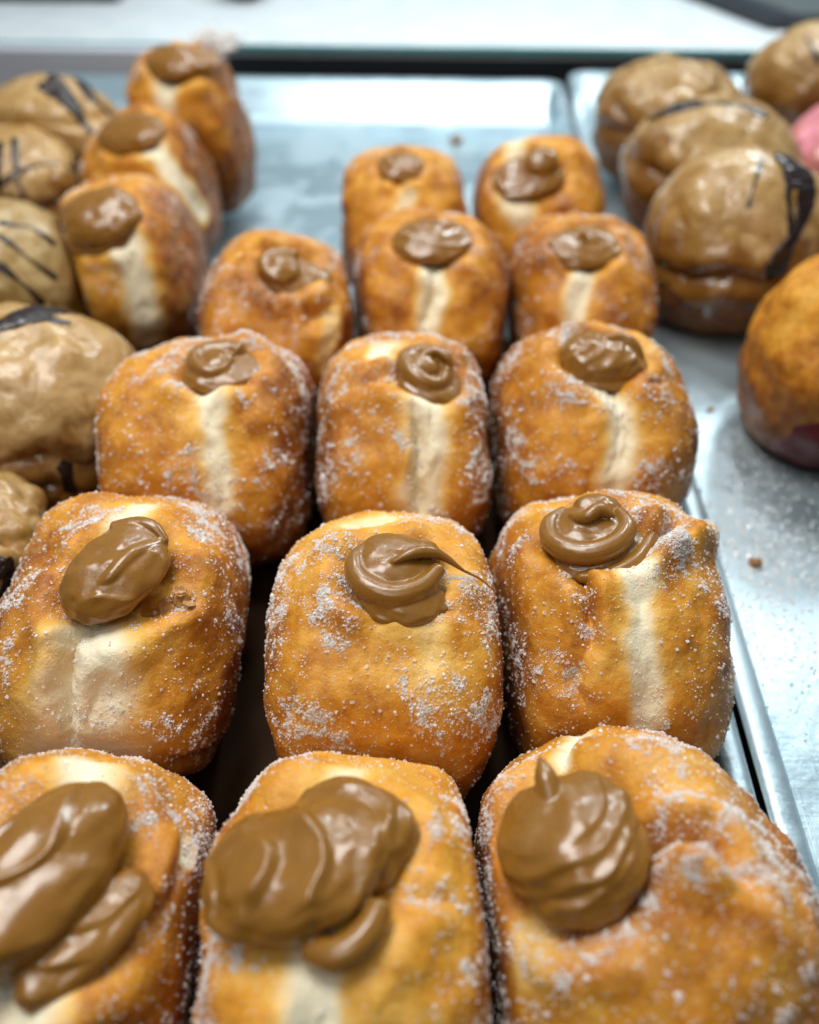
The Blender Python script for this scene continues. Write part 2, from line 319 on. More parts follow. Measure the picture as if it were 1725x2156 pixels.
BUNS = [
 {'id': 'A1', 'kind': 'filled', 'label': 'sugared doughnut cut off by the lower left corner, oval caramel dollop over a second fold', 'pos': [-8.45, 6.85, 4.35], 'rot': (0, 16, 0), 'r': (3.75, 4.8, 4.5), 'e': 2.5, 'seed': 1, 'hole': [-0.029, 0.017, 0.999], 'band': [([[0.538, 0.403, 0.74], [0.612, 0.315, 0.726]], 0.24, 1.0), ([[-0.055, 0.57, 0.82], [-0.002, 0.419, 0.908]], 0.6, 1), ([[-0.03, -0.378, 0.925], [-0.006, -0.518, 0.855]], 0.64, 1)], 'crease': [([[0.474, -0.122, 0.872], [0.562, 0.282, 0.778], [0.58, 0.415, 0.701]], 0.12, 0.25)], 'bump': [([[0.606, 0.723, 0.332]], 0.2, 0.9)], 'flakes': [], 'sugar': 0.62, 'brown': 0.62, 'goo': [('blob', -0.3, -0.05, 0.35, 1.3, 2.15, 0.75, -28, ('arc', -2.2, 0.6, 1.2, 0.07)), ('blob', 0.95, -0.95, -0.02, 0.72, 1.55, 0.5, -38, ('arc', -1.2, 0.8, 0.7, 0.05)), ('tail', [(1.3, 0.45, -0.1), (1.72, -0.25, 0.05), (1.45, -1.0, 0.12), (0.9, -1.7, 0.1), (0.2, -2.3, 0.0)], [0.1, 0.26, 0.3, 0.26, 0.12])], 'holer': 1.7},
 {'id': 'A2', 'kind': 'filled', 'label': 'sugared doughnut at the bottom centre, widest caramel dollop, pale seam running down its front', 'pos': [-1.38, 6.85, 4.35], 'rot': (0, 3, 0), 'r': (3.7, 4.8, 4.5), 'e': 2.6, 'seed': 2, 'hole': [-0.227, 0.069, 0.971], 'band': [([[-0.05, 0.614, 0.788], [-0.126, 0.488, 0.864]], 0.48, 0.7), ([[-0.148, -0.266, 0.953], [-0.125, -0.384, 0.915], [-0.128, -0.521, 0.844]], 0.5, 1)], 'crease': [([[0.227, -0.068, 0.971], [0.466, -0.053, 0.883]], 0.06, 0.2)], 'sugar': 0.42, 'brown': 0.4, 'goo': [('blob', -0.15, -0.15, 0.35, 1.9, 1.45, 0.75, 14, ('arc', -2.6, 0.2, 1.15, 0.085)), ('blob', 0.85, 0.75, 0.0, 1.5, 1.25, 0.7, -18, ('arc', -0.2, -0.5, 0.8, 0.06)), ('tail', [(0.2, -1.55, -0.1), (0.75, -1.75, -0.05), (1.3, -1.45, 0), (1.6, -0.9, 0.05)], [0.3, 0.34, 0.33, 0.26])], 'holer': 1.8},
 {'id': 'A3', 'kind': 'filled', 'label': 'sugared doughnut in the lower right, round caramel dollop drawn up to a pointed peak', 'pos': [5.39, 7.34, 4.35], 'rot': (0, -7, 0), 'r': (4.2, 4.8, 4.5), 'e': 2.3, 'seed': 3, 'hole': [-0.324, 0.124, 0.938], 'band': [([[-0.109, 0.891, 0.441], [-0.261, 0.608, 0.75]], 0.36, 1), ([[-0.502, -0.192, 0.843], [-0.584, -0.369, 0.723]], 0.48, 0.35)], 'crease': [([[-0.015, 0.066, 0.998], [0.126, 0.108, 0.986], [0.291, 0.062, 0.955], [0.394, -0.113, 0.912]], 0.42, 0.26), ([[-0.525, -0.205, 0.826], [-0.364, -0.274, 0.89], [-0.188, -0.186, 0.964]], 0.1, 0.3), ([[-0.085, -0.194, 0.977], [-0.024, -0.036, 0.999], [0.031, 0.076, 0.997]], 0.22, 0.25)], 'bump': [([[0.224, -0.202, 0.953]], 0.5, 1.7), ([[0.244, 0.414, 0.877]], 0.15, 1.2)], 'sugar': 0.85, 'brown': 0.52, 'goo': [('blob', 0, -0.05, 0.35, 1.55, 1.45, 0.72, 0, ('arc', -0.3, 0.55, 0.42, 0.05, 1.15)), ('blob', 0.25, -0.5, 0.05, 1.45, 1.25, 0.75, 24, ('arc', -0.3, 0.9, 0.4, 0.07, 0.8)), ('tail', [(-0.1, 0.6, 0.8), (-0.12, 1.05, 1.02), (-0.15, 1.45, 1.2)], [0.3, 0.26, 0.05])], 'holer': 1.7},
 {'id': 'B1', 'kind': 'filled', 'label': 'leaning sugared doughnut with smooth oval caramel and a wide pale split down its front', 'pos': [-9.19, 16.27, 4.35], 'rot': (0, 13, 0), 'r': (3.8, 4.8, 4.5), 'e': 2.9, 'seed': 4, 'hole': [0.015, -0.22, 0.975], 'band': [([[0.006, 0.507, 0.862], [-0.065, 0.158, 0.985]], 0.44, 1), ([[-0.03, -0.605, 0.796], [0.03, -0.741, 0.671], [0.022, -0.874, 0.486]], 0.75, 1.1), ([[-0.001, -0.83, 0.558], [0.005, -0.986, 0.168], [-0.026, -0.928, -0.371]], 1.15, 1.2)], 'crease': [([[-0.04, -0.513, 0.858], [-0.14, -0.632, 0.762], [-0.136, -0.8, 0.585], [-0.062, -0.97, 0.236]], 0.22, 0.22), ([[0.212, -0.418, 0.883], [0.456, -0.278, 0.846]], 0.16, 0.2), ([[-0.333, -0.394, 0.857], [-0.208, -0.474, 0.856], [-0.06, -0.539, 0.84]], 0.14, 0.25), ([[0.421, -0.895, 0.149], [0.67, -0.737, -0.092], [0.808, -0.521, -0.277]], 0.14, 0.25)], 'bump': [([[0.098, -0.632, 0.769]], 0.22, 0.8), ([[0.318, 0.639, 0.7]], 0.22, 1.1), ([[-0.577, 0.045, 0.816]], -0.95, 1.8)], 'flakes': [[0.358, -0.313, 0.879], [0.413, -0.275, 0.868], [0.388, -0.242, 0.889], [0.449, -0.309, 0.838]], 'sugar': 0.5, 'brown': 0.55, 'goo': [('blob', 0, 0, 0.3, 1.18, 1.62, 0.7, -33, ('arc', 2.4, -2.4, 1.3, 0.05)), ('tail', [(-0.3, 1.35, 0.35), (0.35, 1.5, 0.5), (0.85, 1.35, 0.6), (1.25, 0.95, 0.55)], [0.3, 0.26, 0.2, 0.1]), ('tail', [(1.15, 1.0, 0.4), (0.5, 0.3, 0.78), (0.1, -0.4, 0.85), (-0.3, -0.8, 0.7)], [0.2, 0.26, 0.22, 0.1])], 'holer': 1.45},
 {'id': 'B2', 'kind': 'filled', 'label': 'sugared doughnut in the middle of the picture, caramel swirl trailing a thin string rightwards', 'pos': [-0.71, 15.4, 4.35], 'rot': (0, 1, 0), 'r': (3.6, 4.8, 4.45), 'e': 2.9, 'seed': 5, 'hole': [0.064, -0.022, 0.998], 'band': [([[-0.01, 0.597, 0.802], [-0.24, 0.467, 0.851]], 0.36, 0.8), ([[0.244, -0.414, 0.877], [0.253, -0.554, 0.793]], 0.4, 0.35)], 'crease': [([[-0.271, -0.053, 0.961], [-0.192, -0.23, 0.954], [-0.063, -0.323, 0.944]], 0.12, 0.22), ([[0.408, -0.273, 0.871], [0.162, -0.317, 0.935]], 0.08, 0.3), ([[-0.458, -0.536, 0.709], [-0.57, -0.756, 0.322]], 0.06, 0.25)], 'sugar': 0.7, 'brown': 0.38, 'goo': [('blob', 0, 0.1, 0.3, 1.18, 1.05, 0.5, 0, None), ('tail', [(-0.75, 0.85, 0.35), (-1.15, 0.15, 0.4), (-0.98, -0.6, 0.4), (-0.2, -1.05, 0.4), (0.6, -0.85, 0.48), (1.15, -0.2, 0.6)], [0.12, 0.28, 0.34, 0.37, 0.32, 0.2]), ('blob', 0.2, -0.78, 0.06, 1.2, 0.98, 0.45, 0, None), ('blob', 0.75, 0.35, 0.3, 0.5, 0.6, 0.45, 0, None), ('tail', [(-0.15, -0.25, 0.82), (0.35, -0.02, 0.95), (0.85, 0.1, 0.92), (1.3, 0.05, 0.75), (1.8, -0.15, 0.5), (2.3, -0.3, 0.32), (2.75, -0.5, 0.0)], [0.08, 0.17, 0.18, 0.12, 0.055, 0.04, 0.03])], 'holer': 1.2},
 {'id': 'B3', 'kind': 'filled', 'label': 'sugared doughnut with a raised dough flap beside its coiled caramel swirl, pale stripe off-centre', 'pos': [6.24, 16.46, 4.35], 'rot': (0, -3, 0), 'r': (3.6, 4.8, 4.4), 'e': 3.0, 'seed': 6, 'hole': [-0.183, 0.06, 0.981], 'band': [([[0.041, -0.234, 0.971], [0.046, -0.638, 0.769], [0.059, -0.823, 0.565], [0.063, -0.933, 0.353]], 0.4, 1)], 'crease': [([[-0.318, -0.195, 0.928], [-0.248, -0.321, 0.914], [-0.251, -0.497, 0.831], [-0.247, -0.633, 0.733]], 0.2, 0.18), ([[0.048, -0.198, 0.979], [0.272, 0.038, 0.962], [0.434, 0.215, 0.875]], 0.25, 0.2), ([[-0.26, -0.631, 0.731], [-0.365, -0.753, 0.548], [-0.289, -0.846, 0.448]], 0.1, 0.25), ([[0.301, 0.039, 0.953], [0.376, 0.1, 0.921], [0.364, -0.214, 0.907]], 0.08, 0.2)], 'bump': [([[0.284, -0.105, 0.953], [0.449, 0.03, 0.893], [0.672, 0.247, 0.698]], 0.6, 0.5), ([[-0.074, -0.414, 0.907]], 0.16, 0.6)], 'sugar': 0.62, 'brown': 0.5, 'goo': [('blob', 0, 0.15, 0.25, 1.15, 1.0, 0.5, 0, None), ('blob', 0.35, 0.85, 0.3, 0.75, 0.55, 0.55, 0, None), ('tail', [(-0.55, 1.0, 0.45), (-1.05, 0.5, 0.4), (-1.05, -0.3, 0.4), (-0.4, -0.85, 0.4), (0.5, -0.8, 0.45), (1.05, -0.2, 0.5), (0.95, 0.5, 0.6)], [0.12, 0.27, 0.32, 0.34, 0.33, 0.28, 0.16]), ('blob', 0.45, -0.45, -0.12, 1.6, 1.0, 0.4, 6, None), ('tail', [(-0.5, -1.35, -0.05), (0.4, -1.45, 0.0), (1.2, -1.0, 0.05), (1.8, -0.1, 0.1)], [0.15, 0.26, 0.24, 0.14]), ('tail', [(-0.45, 0.45, 0.7), (-0.1, 0.1, 0.85), (0.35, 0.25, 0.95), (0.75, 0.05, 0.8)], [0.1, 0.2, 0.22, 0.06])], 'holer': 1.25},
 {'id': 'C1', 'kind': 'filled', 'label': 'broad sugar-speckled doughnut beside the big tan glazed bun, round caramel swirl, tilted pale seam', 'pos': [-7.76, 25.46, 4.35], 'rot': (0, -5, 0), 'r': (4.0, 4.8, 4.4), 'e': 3.4, 'seed': 7, 'hole': [0.251, -0.029, 0.968], 'band': [([[0.23, -0.304, 0.925], [0.258, -0.608, 0.751], [0.313, -0.786, 0.532], [0.274, -0.917, 0.29]], 0.44, 1)], 'crease': [([[-0.05, -0.215, 0.975], [0.156, -0.304, 0.94]], 0.12, 0.25)], 'sugar': 0.75, 'brown': 0.55, 'goo': [('coil', 0, 0, 0.1, 1.0, 0.42, 1.4, 40, 0.28), ('blob', 0.1, -0.1, -0.1, 1.4, 1.25, 0.38, 0, None), ('blob', 0, 0.1, 0.2, 0.6, 0.6, 0.35, 0, None)], 'holer': 1.2},
 {'id': 'C2', 'kind': 'filled', 'label': 'narrow sugared doughnut between two broader ones, cracked pale seam below its caramel swirl', 'pos': [-0.18, 25.75, 4.35], 'rot': (0, -1, 0), 'r': (3.4, 4.8, 4.35), 'e': 3.2, 'seed': 8, 'hole': [0.234, -0.157, 0.96], 'band': [([[-0.136, 0.254, 0.958], [-0.23, 0.084, 0.969]], 0.48, 0.9), ([[0.169, -0.479, 0.861], [0.178, -0.766, 0.618], [0.12, -0.98, 0.156]], 0.68, 1)], 'crease': [([[0.084, -0.52, 0.85], [0.133, -0.748, 0.65], [0.091, -0.89, 0.447], [0.137, -0.978, 0.156]], 0.16, 0.16), ([[-0.257, -0.249, 0.934], [0.01, -0.359, 0.933]], 0.1, 0.3)], 'sugar': 0.55, 'brown': 0.6, 'goo': [('coil', 0, 0, 0.15, 1.05, 0.42, 1.4, 90, 0.3), ('blob', 0.0, -0.3, -0.12, 1.25, 1.2, 0.4, 0, None), ('blob', -0.3, 0, 0.3, 0.6, 0.6, 0.4, 0, None), ('tail', [(-0.4, 0.3, 0.6), (0.1, 0.5, 0.75), (0.5, 0.2, 0.75), (0.7, -0.1, 0.6)], [0.15, 0.2, 0.18, 0.06])], 'holer': 1.2},
 {'id': 'C3', 'kind': 'filled', 'label': 'broad doughnut at the right of the third row, kinked pale stripe under wide glossy caramel', 'pos': [7.1, 26.35, 4.35], 'rot': (0, 3, 0), 'r': (3.95, 4.8, 4.35), 'e': 2.9, 'seed': 9, 'hole': [-0.055, -0.12, 0.991], 'band': [([[-0.075, -0.365, 0.928], [0.007, -0.56, 0.829], [0.088, -0.731, 0.677], [0.034, -0.913, 0.406], [0.023, -0.983, 0.181]], 0.48, 1)], 'crease': [([[0.229, -0.424, 0.876], [0.44, -0.274, 0.855]], 0.1, 0.25), ([[0.005, -0.363, 0.932], [0.066, -0.555, 0.829]], 0.1, 0.2)], 'sugar': 0.4, 'brown': 0.58, 'goo': [('blob', 0, 0, 0.25, 1.55, 1.15, 0.6, 0, ('arc', -1.4, 0.5, 0.55, 0.04)), ('blob', 0.15, -0.15, -0.1, 1.75, 1.3, 0.35, 0, None), ('tail', [(0, 0.4, 0.65), (0.6, 0.5, 0.7), (1.1, 0.25, 0.6), (1.45, -0.1, 0.35)], [0.22, 0.26, 0.24, 0.1])], 'holer': 1.35},
 {'id': 'D1', 'kind': 'filled', 'label': 'sugar-patched doughnut standing alone between two columns, caramel set off to its right', 'pos': [-6.17, 34.7, 4.35], 'rot': (0, 4, 0), 'r': (3.55, 4.7, 4.3), 'e': 3.0, 'seed': 10, 'hole': [0.114, -0.374, 0.92], 'band': [([[0.572, -0.602, 0.557], [0.531, -0.78, 0.331], [0.484, -0.857, 0.176]], 0.4, 0.5)], 'crease': [([[0.31, -0.649, 0.695], [0.396, -0.71, 0.583], [0.573, -0.515, 0.637]], 0.14, 0.3)], 'sugar': 0.9, 'brown': 0.6, 'goo': [('coil', -0.1, 0, 0.1, 1.0, 0.38, 1.2, 60, 0.28), ('blob', 0.55, -0.05, -0.15, 1.5, 1.1, 0.35, -8, None), ('blob', -0.1, 0, 0.25, 0.75, 0.7, 0.4, 0, None)], 'holer': 1.15},
 {'id': 'D2', 'kind': 'filled', 'label': 'sugared doughnut in the centre of the fourth row, broad caramel pool and narrow cracked seam', 'pos': [0.93, 36.53, 4.35], 'rot': (0, 0, 0), 'r': (3.8, 4.8, 4.4), 'e': 3.2, 'seed': 11, 'hole': [0.019, -0.283, 0.959], 'band': [([[0.038, -0.617, 0.786], [0.005, -0.837, 0.547], [-0.037, -0.974, 0.225]], 0.52, 1)], 'crease': [([[0.024, -0.598, 0.801], [0.036, -0.785, 0.619], [-0.052, -0.918, 0.393]], 0.12, 0.18)], 'sugar': 0.45, 'brown': 0.6, 'goo': [('blob', 0, 0, 0.15, 1.8, 1.3, 0.5, 0, ('arc', 0.6, 1.4, 0.6, 0.05)), ('coil', 0.25, 0.2, 0.25, 0.8, 0.3, 1.1, 0, 0.22)], 'holer': 1.35},
 {'id': 'D3', 'kind': 'filled', 'label': 'sugared doughnut at the right of the fourth row, flat caramel with a tiny pointed tip', 'pos': [8.36, 36.75, 4.35], 'rot': (0, 0, 0), 'r': (3.35, 4.8, 4.3), 'e': 3.2, 'seed': 12, 'hole': [-0.104, -0.355, 0.929], 'band': [([[-0.143, -0.628, 0.765], [-0.198, -0.833, 0.516], [-0.216, -0.953, 0.212]], 0.48, 1)], 'crease': [([[-0.388, -0.325, 0.862], [-0.265, -0.524, 0.81]], 0.08, 0.25)], 'sugar': 0.55, 'brown': 0.62, 'goo': [('blob', 0, 0, 0.02, 1.65, 1.25, 0.38, 0, ('arc', 0.2, 0.8, 0.7, 0.04)), ('tail', [(-0.1, 0.2, 0.3), (-0.1, 0.25, 0.5), (-0.12, 0.3, 0.72)], [0.35, 0.2, 0.08])], 'holer': 1.2},
 {'id': 'E1', 'kind': 'filled', 'label': 'rearmost centre doughnut on the left of its pair, small knob of caramel on top', 'pos': [-0.28, 45.2, 4.35], 'rot': (0, 0, 0), 'r': (3.5, 4.6, 4.3), 'e': 3.2, 'seed': 13, 'hole': [-0.035, -0.325, 0.945], 'band': [([[0.039, -0.712, 0.701], [-0.032, -0.897, 0.441]], 0.48, 0.9)], 'sugar': 0.4, 'brown': 0.5, 'goo': [('blob', 0, 0, 0.15, 1.25, 1.1, 0.5, 0, ('arc', 0.6, 0.6, 0.5, 0.05)), ('coil', 0, 0, 0.25, 0.6, 0.26, 1.1, 0, 0.2)], 'holer': 1.0},
 {'id': 'E2', 'kind': 'filled', 'label': 'rearmost centre doughnut on the right of its pair, round caramel bead above a pale patch', 'pos': [7.33, 45.92, 4.35], 'rot': (0, -2, 0), 'r': (3.65, 4.6, 4.5), 'e': 2.8, 'seed': 14, 'hole': [-0.169, -0.491, 0.855], 'band': [([[-0.279, 0.132, 0.951], [-0.329, -0.124, 0.936]], 0.56, 0.8), ([[-0.387, -0.719, 0.577], [-0.233, -0.876, 0.422]], 0.72, 0.9)], 'sugar': 0.2, 'brown': 0.55, 'goo': [('blob', -0.2, -0.1, 0.0, 1.9, 1.35, 0.45, 0, ('arc', -0.8, 0.2, 0.6, 0.05)), ('blob', 0.5, 0.3, 0.4, 0.95, 0.85, 0.75, 0, None)], 'holer': 1.5},
 {'id': 'L1', 'kind': 'filled', 'label': 'front doughnut of the left column, leaning left, smooth caramel cap and long pale stripe', 'pos': [-14.69, 40.87, 4.35], 'rot': (0, -14, 0), 'r': (3.4, 4.7, 4.4), 'e': 3.1, 'seed': 15, 'hole': [0.183, -0.547, 0.817], 'band': [([[0.363, -0.697, 0.618], [0.369, -0.91, 0.189], [0.147, -0.833, -0.534]], 0.68, 1)], 'sugar': 0.35, 'brown': 0.55, 'goo': [('blob', 0, 0, 0.3, 1.9, 1.5, 0.75, 12, None), ('blob', -0.2, -0.45, -0.1, 1.75, 1.4, 0.5, 12, None)], 'holer': 1.3},
 {'id': 'L2', 'kind': 'filled', 'label': 'middle doughnut of the left column, pale stripe slanting down to the right', 'pos': [-15.5, 50.11, 4.35], 'rot': (0, -16, 0), 'r': (3.4, 4.6, 4.4), 'e': 3.2, 'seed': 16, 'hole': [0.209, -0.385, 0.899], 'band': [([[0.419, -0.567, 0.709], [0.622, -0.697, 0.356], [0.751, -0.606, -0.263]], 0.6, 1)], 'sugar': 0.25, 'brown': 0.58, 'goo': [('blob', 0, 0, 0.2, 1.95, 1.4, 0.6, 0, None)], 'holer': 1.3},
 {'id': 'L3', 'kind': 'filled', 'label': 'tall doughnut at the back of the left column, white sugar clump beside its caramel', 'pos': [-13.91, 56.14, 5.6], 'rot': (0, -9, 0), 'r': (3.3, 4.0, 5.2), 'e': 3.4, 'seed': 17, 'hole': [0.151, -0.304, 0.941], 'band': [([[0.014, -0.418, 0.908], [-0.05, -0.733, 0.678], [-0.14, -0.957, 0.255]], 0.64, 1)], 'sugar': 0.25, 'brown': 0.6, 'goo': [('blob', -0.3, 0, 0.15, 1.7, 1.3, 0.6, -12, None), ('blob', 1.2, 0.1, 0.0, 1.3, 0.9, 0.45, 0, None)], 'holer': 1.3},
 {'id': 'G1', 'kind': 'glazed', 'label': 'tan glazed bun with broad chocolate streaks, behind the cross-hatched one at the far left', 'pos': [-22.68, 53.85, 4.6], 'rot': (0, 5, 0), 'r': (5.1, 4.6, 5.0), 'e': 2.1, 'seed': 18, 'crease': [([[0.007, -0.656, 0.755], [0.517, -0.519, 0.68], [0.749, 0.003, 0.662]], 0.1, 0.35)], 'driz': [([[0.131, 0.051, 0.99], [0.376, -0.29, 0.88], [0.574, -0.423, 0.701], [0.699, -0.496, 0.515]], 0.28), ([[0.258, 0.327, 0.909], [0.566, -0.033, 0.824], [0.772, 0.01, 0.635]], 0.22), ([[0.12, -0.102, 0.988], [0.223, -0.3, 0.928]], 0.3)], 'glaze': -0.1},
 {'id': 'G2', 'kind': 'glazed', 'label': 'pale glazed bun at the left edge cross-hatched with thin chocolate lines', 'pos': [-23.37, 49.11, 4.2], 'rot': (0, -4, 0), 'r': (4.1, 4.0, 4.3), 'e': 2.1, 'seed': 19, 'crease': [([[0.273, -0.935, 0.226], [0.764, -0.618, 0.187]], 0.12, 0.35)], 'driz': [([[0.168, -0.817, 0.552], [0.467, -0.591, 0.658], [0.701, -0.356, 0.618], [0.921, -0.008, 0.39]], 0.08), ([[0.314, -0.195, 0.929], [0.386, -0.671, 0.633], [0.443, -0.877, 0.188]], 0.1), ([[0.164, -0.317, 0.934], [0.162, -0.834, 0.527], [0.224, -0.959, 0.171]], 0.13), ([[0.837, 0.174, 0.518], [0.956, -0.211, 0.202]], 0.1)], 'glaze': -0.2},
 {'id': 'G3', 'kind': 'glazed', 'label': 'olive-tan glazed bun striped with parallel slanting chocolate lines at the left edge', 'pos': [-20.39, 38.64, 4.2], 'rot': (0, 8, 0), 'r': (4.2, 4.2, 4.3), 'e': 2.1, 'seed': 20, 'driz': [([[0.15, -0.413, 0.898], [0.453, -0.505, 0.734], [0.719, -0.485, 0.498]], 0.08), ([[0.1, -0.226, 0.969], [0.374, -0.161, 0.914], [0.641, -0.195, 0.743]], 0.08), ([[0.202, -0.679, 0.706], [0.437, -0.724, 0.533], [0.607, -0.728, 0.32]], 0.1)], 'glaze': -0.4},
 {'id': 'G4', 'kind': 'glazed', 'label': 'large tan glazed bun at the left with chocolate smear on top, bare dough below', 'pos': [-15.69, 27.6, 4.35], 'rot': (0, 6, 0), 'r': (4.9, 4.4, 4.7), 'e': 2.15, 'seed': 41, 'crease': [([[0.061, -0.959, 0.275], [0.393, -0.853, 0.342], [0.688, -0.712, 0.137], [0.877, -0.448, 0.173]], 0.12, 0.35), ([[0.239, -0.971, -0.021], [0.527, -0.849, 0.037]], 0.12, 0.3)], 'driz': [([[-0.227, -0.234, 0.945], [0.005, -0.027, 1.0], [0.179, 0.233, 0.956], [0.329, 0.531, 0.78]], 0.3), ([[0.017, -0.062, 0.998], [0.248, 0.133, 0.96], [0.421, 0.142, 0.896]], 0.1), ([[0.544, -0.815, 0.202], [0.518, -0.831, -0.203], [0.46, -0.662, -0.591]], 0.28)], 'glaze': -0.15},
 {'id': 'G5', 'kind': 'glazed', 'label': 'lumpy glazed bun mostly out of frame at the left edge, beside the leaning doughnut', 'pos': [-15.63, 19.56, 3.6], 'rot': (0, 0, 0), 'r': (3.2, 3.6, 3.7), 'e': 2.1, 'seed': 19, 'crease': [([[0.542, -0.167, 0.823], [0.735, -0.224, 0.64]], 0.15, 0.3)], 'driz': [([[0.655, -0.408, 0.636], [0.741, -0.458, 0.49], [0.72, -0.59, 0.366]], 0.2)], 'glaze': -0.3, 'wob': 1.8},
 {'id': 'H1', 'kind': 'glazed', 'label': 'rough tan glazed bun at the back right, leftmost of the right-hand pile', 'pos': [17.25, 57.93, 5.6], 'rot': (0, 4, 0), 'r': (4.9, 4.6, 3.9), 'e': 2.2, 'seed': 55, 'crease': [([[-0.95, -0.308, 0.055], [-0.61, -0.79, 0.068], [-0.437, -0.854, 0.283]], 0.15, 0.3), ([[-0.861, -0.342, 0.377], [-0.736, -0.65, 0.19]], 0.1, 0.3)], 'driz': [([[-0.45, -0.015, 0.893], [0.14, 0.313, 0.939], [0.573, 0.13, 0.809], [0.84, -0.086, 0.536]], 0.14)], 'glaze': -0.35, 'wob': 1.7},
 {'id': 'H2', 'kind': 'glazed', 'label': 'smooth tan glazed bun in the right-hand pile with a thin chocolate arc over its crest', 'pos': [18.01, 49.91, 5.4], 'rot': (0, 6, 0), 'r': (5.3, 4.4, 4.3), 'e': 2.2, 'seed': 56, 'crease': [([[-0.977, -0.127, 0.173], [-0.668, -0.721, 0.184], [-0.273, -0.942, 0.195]], 0.12, 0.4)], 'driz': [([[-0.841, 0.136, 0.524], [-0.599, 0.012, 0.801], [-0.148, -0.116, 0.982], [0.396, -0.257, 0.881]], 0.3)], 'glaze': -0.2},
 {'id': 'H3', 'kind': 'glazed', 'label': 'tan glazed bun at the front of the right-hand pile, thick chocolate streaks down its side', 'pos': [16.86, 40.53, 5.6], 'rot': (0, 5, 0), 'r': (4.6, 4.3, 4.6), 'e': 2.4, 'seed': 57, 'crease': [([[-0.926, -0.357, -0.12], [-0.675, -0.735, -0.061], [-0.336, -0.935, 0.113], [0.107, -0.993, 0.054]], 0.16, 0.35), ([[-0.832, -0.002, 0.555], [-0.796, -0.474, 0.376], [-0.779, -0.626, 0.036]], 0.08, 0.4), ([[-0.515, -0.661, 0.546], [-0.146, -0.841, 0.521]], 0.08, 0.4)], 'driz': [([[0.098, -0.063, 0.993], [0.285, -0.421, 0.861], [0.299, -0.702, 0.646], [0.133, -0.88, 0.456], [0.091, -0.982, 0.165]], 0.36), ([[-0.125, -0.141, 0.982], [-0.249, -0.479, 0.842], [-0.295, -0.636, 0.714]], 0.06), ([[0.14, -0.098, 0.985], [0.093, -0.564, 0.821], [0.191, -0.82, 0.539]], 0.16)], 'glaze': -0.35},
 {'id': 'H4', 'kind': 'berry', 'label': 'plain orange-brown doughnut at the right edge, dark berry filling staining its lower side', 'pos': [18.79, 30.12, 5.8], 'rot': (0, 12, 0), 'r': (4.0, 4.4, 5.0), 'e': 2.2, 'seed': 71, 'brown': 0.5},
 {'id': 'H5', 'kind': 'glazed', 'label': 'tan glazed bun cut off by the upper right edge of the picture', 'pos': [28.04, 62.53, 6.6], 'rot': (0, -10, 0), 'r': (4.3, 4.0, 3.9), 'e': 2.1, 'seed': 72, 'driz': [([[-0.293, -0.366, 0.883], [-0.198, -0.789, 0.581]], 0.1)], 'glaze': -0.5},
 {'id': 'H6', 'kind': 'pink', 'label': 'doughnut with pink icing peeking in at the right edge', 'pos': [27.1, 52.58, 5.4], 'rot': (0, 0, 0), 'r': (3.6, 3.6, 3.2), 'e': 2.1, 'seed': 73},
]


# ------------------------------------------------------------------ the setting: counter, trays, shelf
TA = R(-2.3)                       # the trays are turned a little to the right of the camera's heading
TM = Matrix.Rotation(TA, 4, 'Z')
def tx(x, y): 
    c, s = math.cos(TA), math.sin(TA); return (x * c - y * s, x * s + y * c)
def place_tray_frame(o):
    o.rotation_euler = (0, 0, TA)
    return o

def slab(x0, x1, y0, y1, z0, z1, r=.15):
    """box with rounded top edges"""
    V = []; F = []
    prof = [(0, z0), (0, z1 - r)] + [(r - r * math.cos(a), z1 - r + r * math.sin(a)) for a in (.4, .8, 1.2, math.pi / 2)]
    rings = []
    for ins, z in prof:
        rings.append(len(V)); V += [(x0 + ins, y0 + ins, z), (x1 - ins, y0 + ins, z), (x1 - ins, y1 - ins, z), (x0 + ins, y1 - ins, z)]
    for a, b in zip(rings, rings[1:]):
        for k in range(4): F.append((a + k, a + (k + 1) % 4, b + (k + 1) % 4, b + k))
    F.append(tuple(rings[-1] + k for k in range(4))); F.append(tuple(rings[0] + 3 - k for k in range(4)))
    return V, F

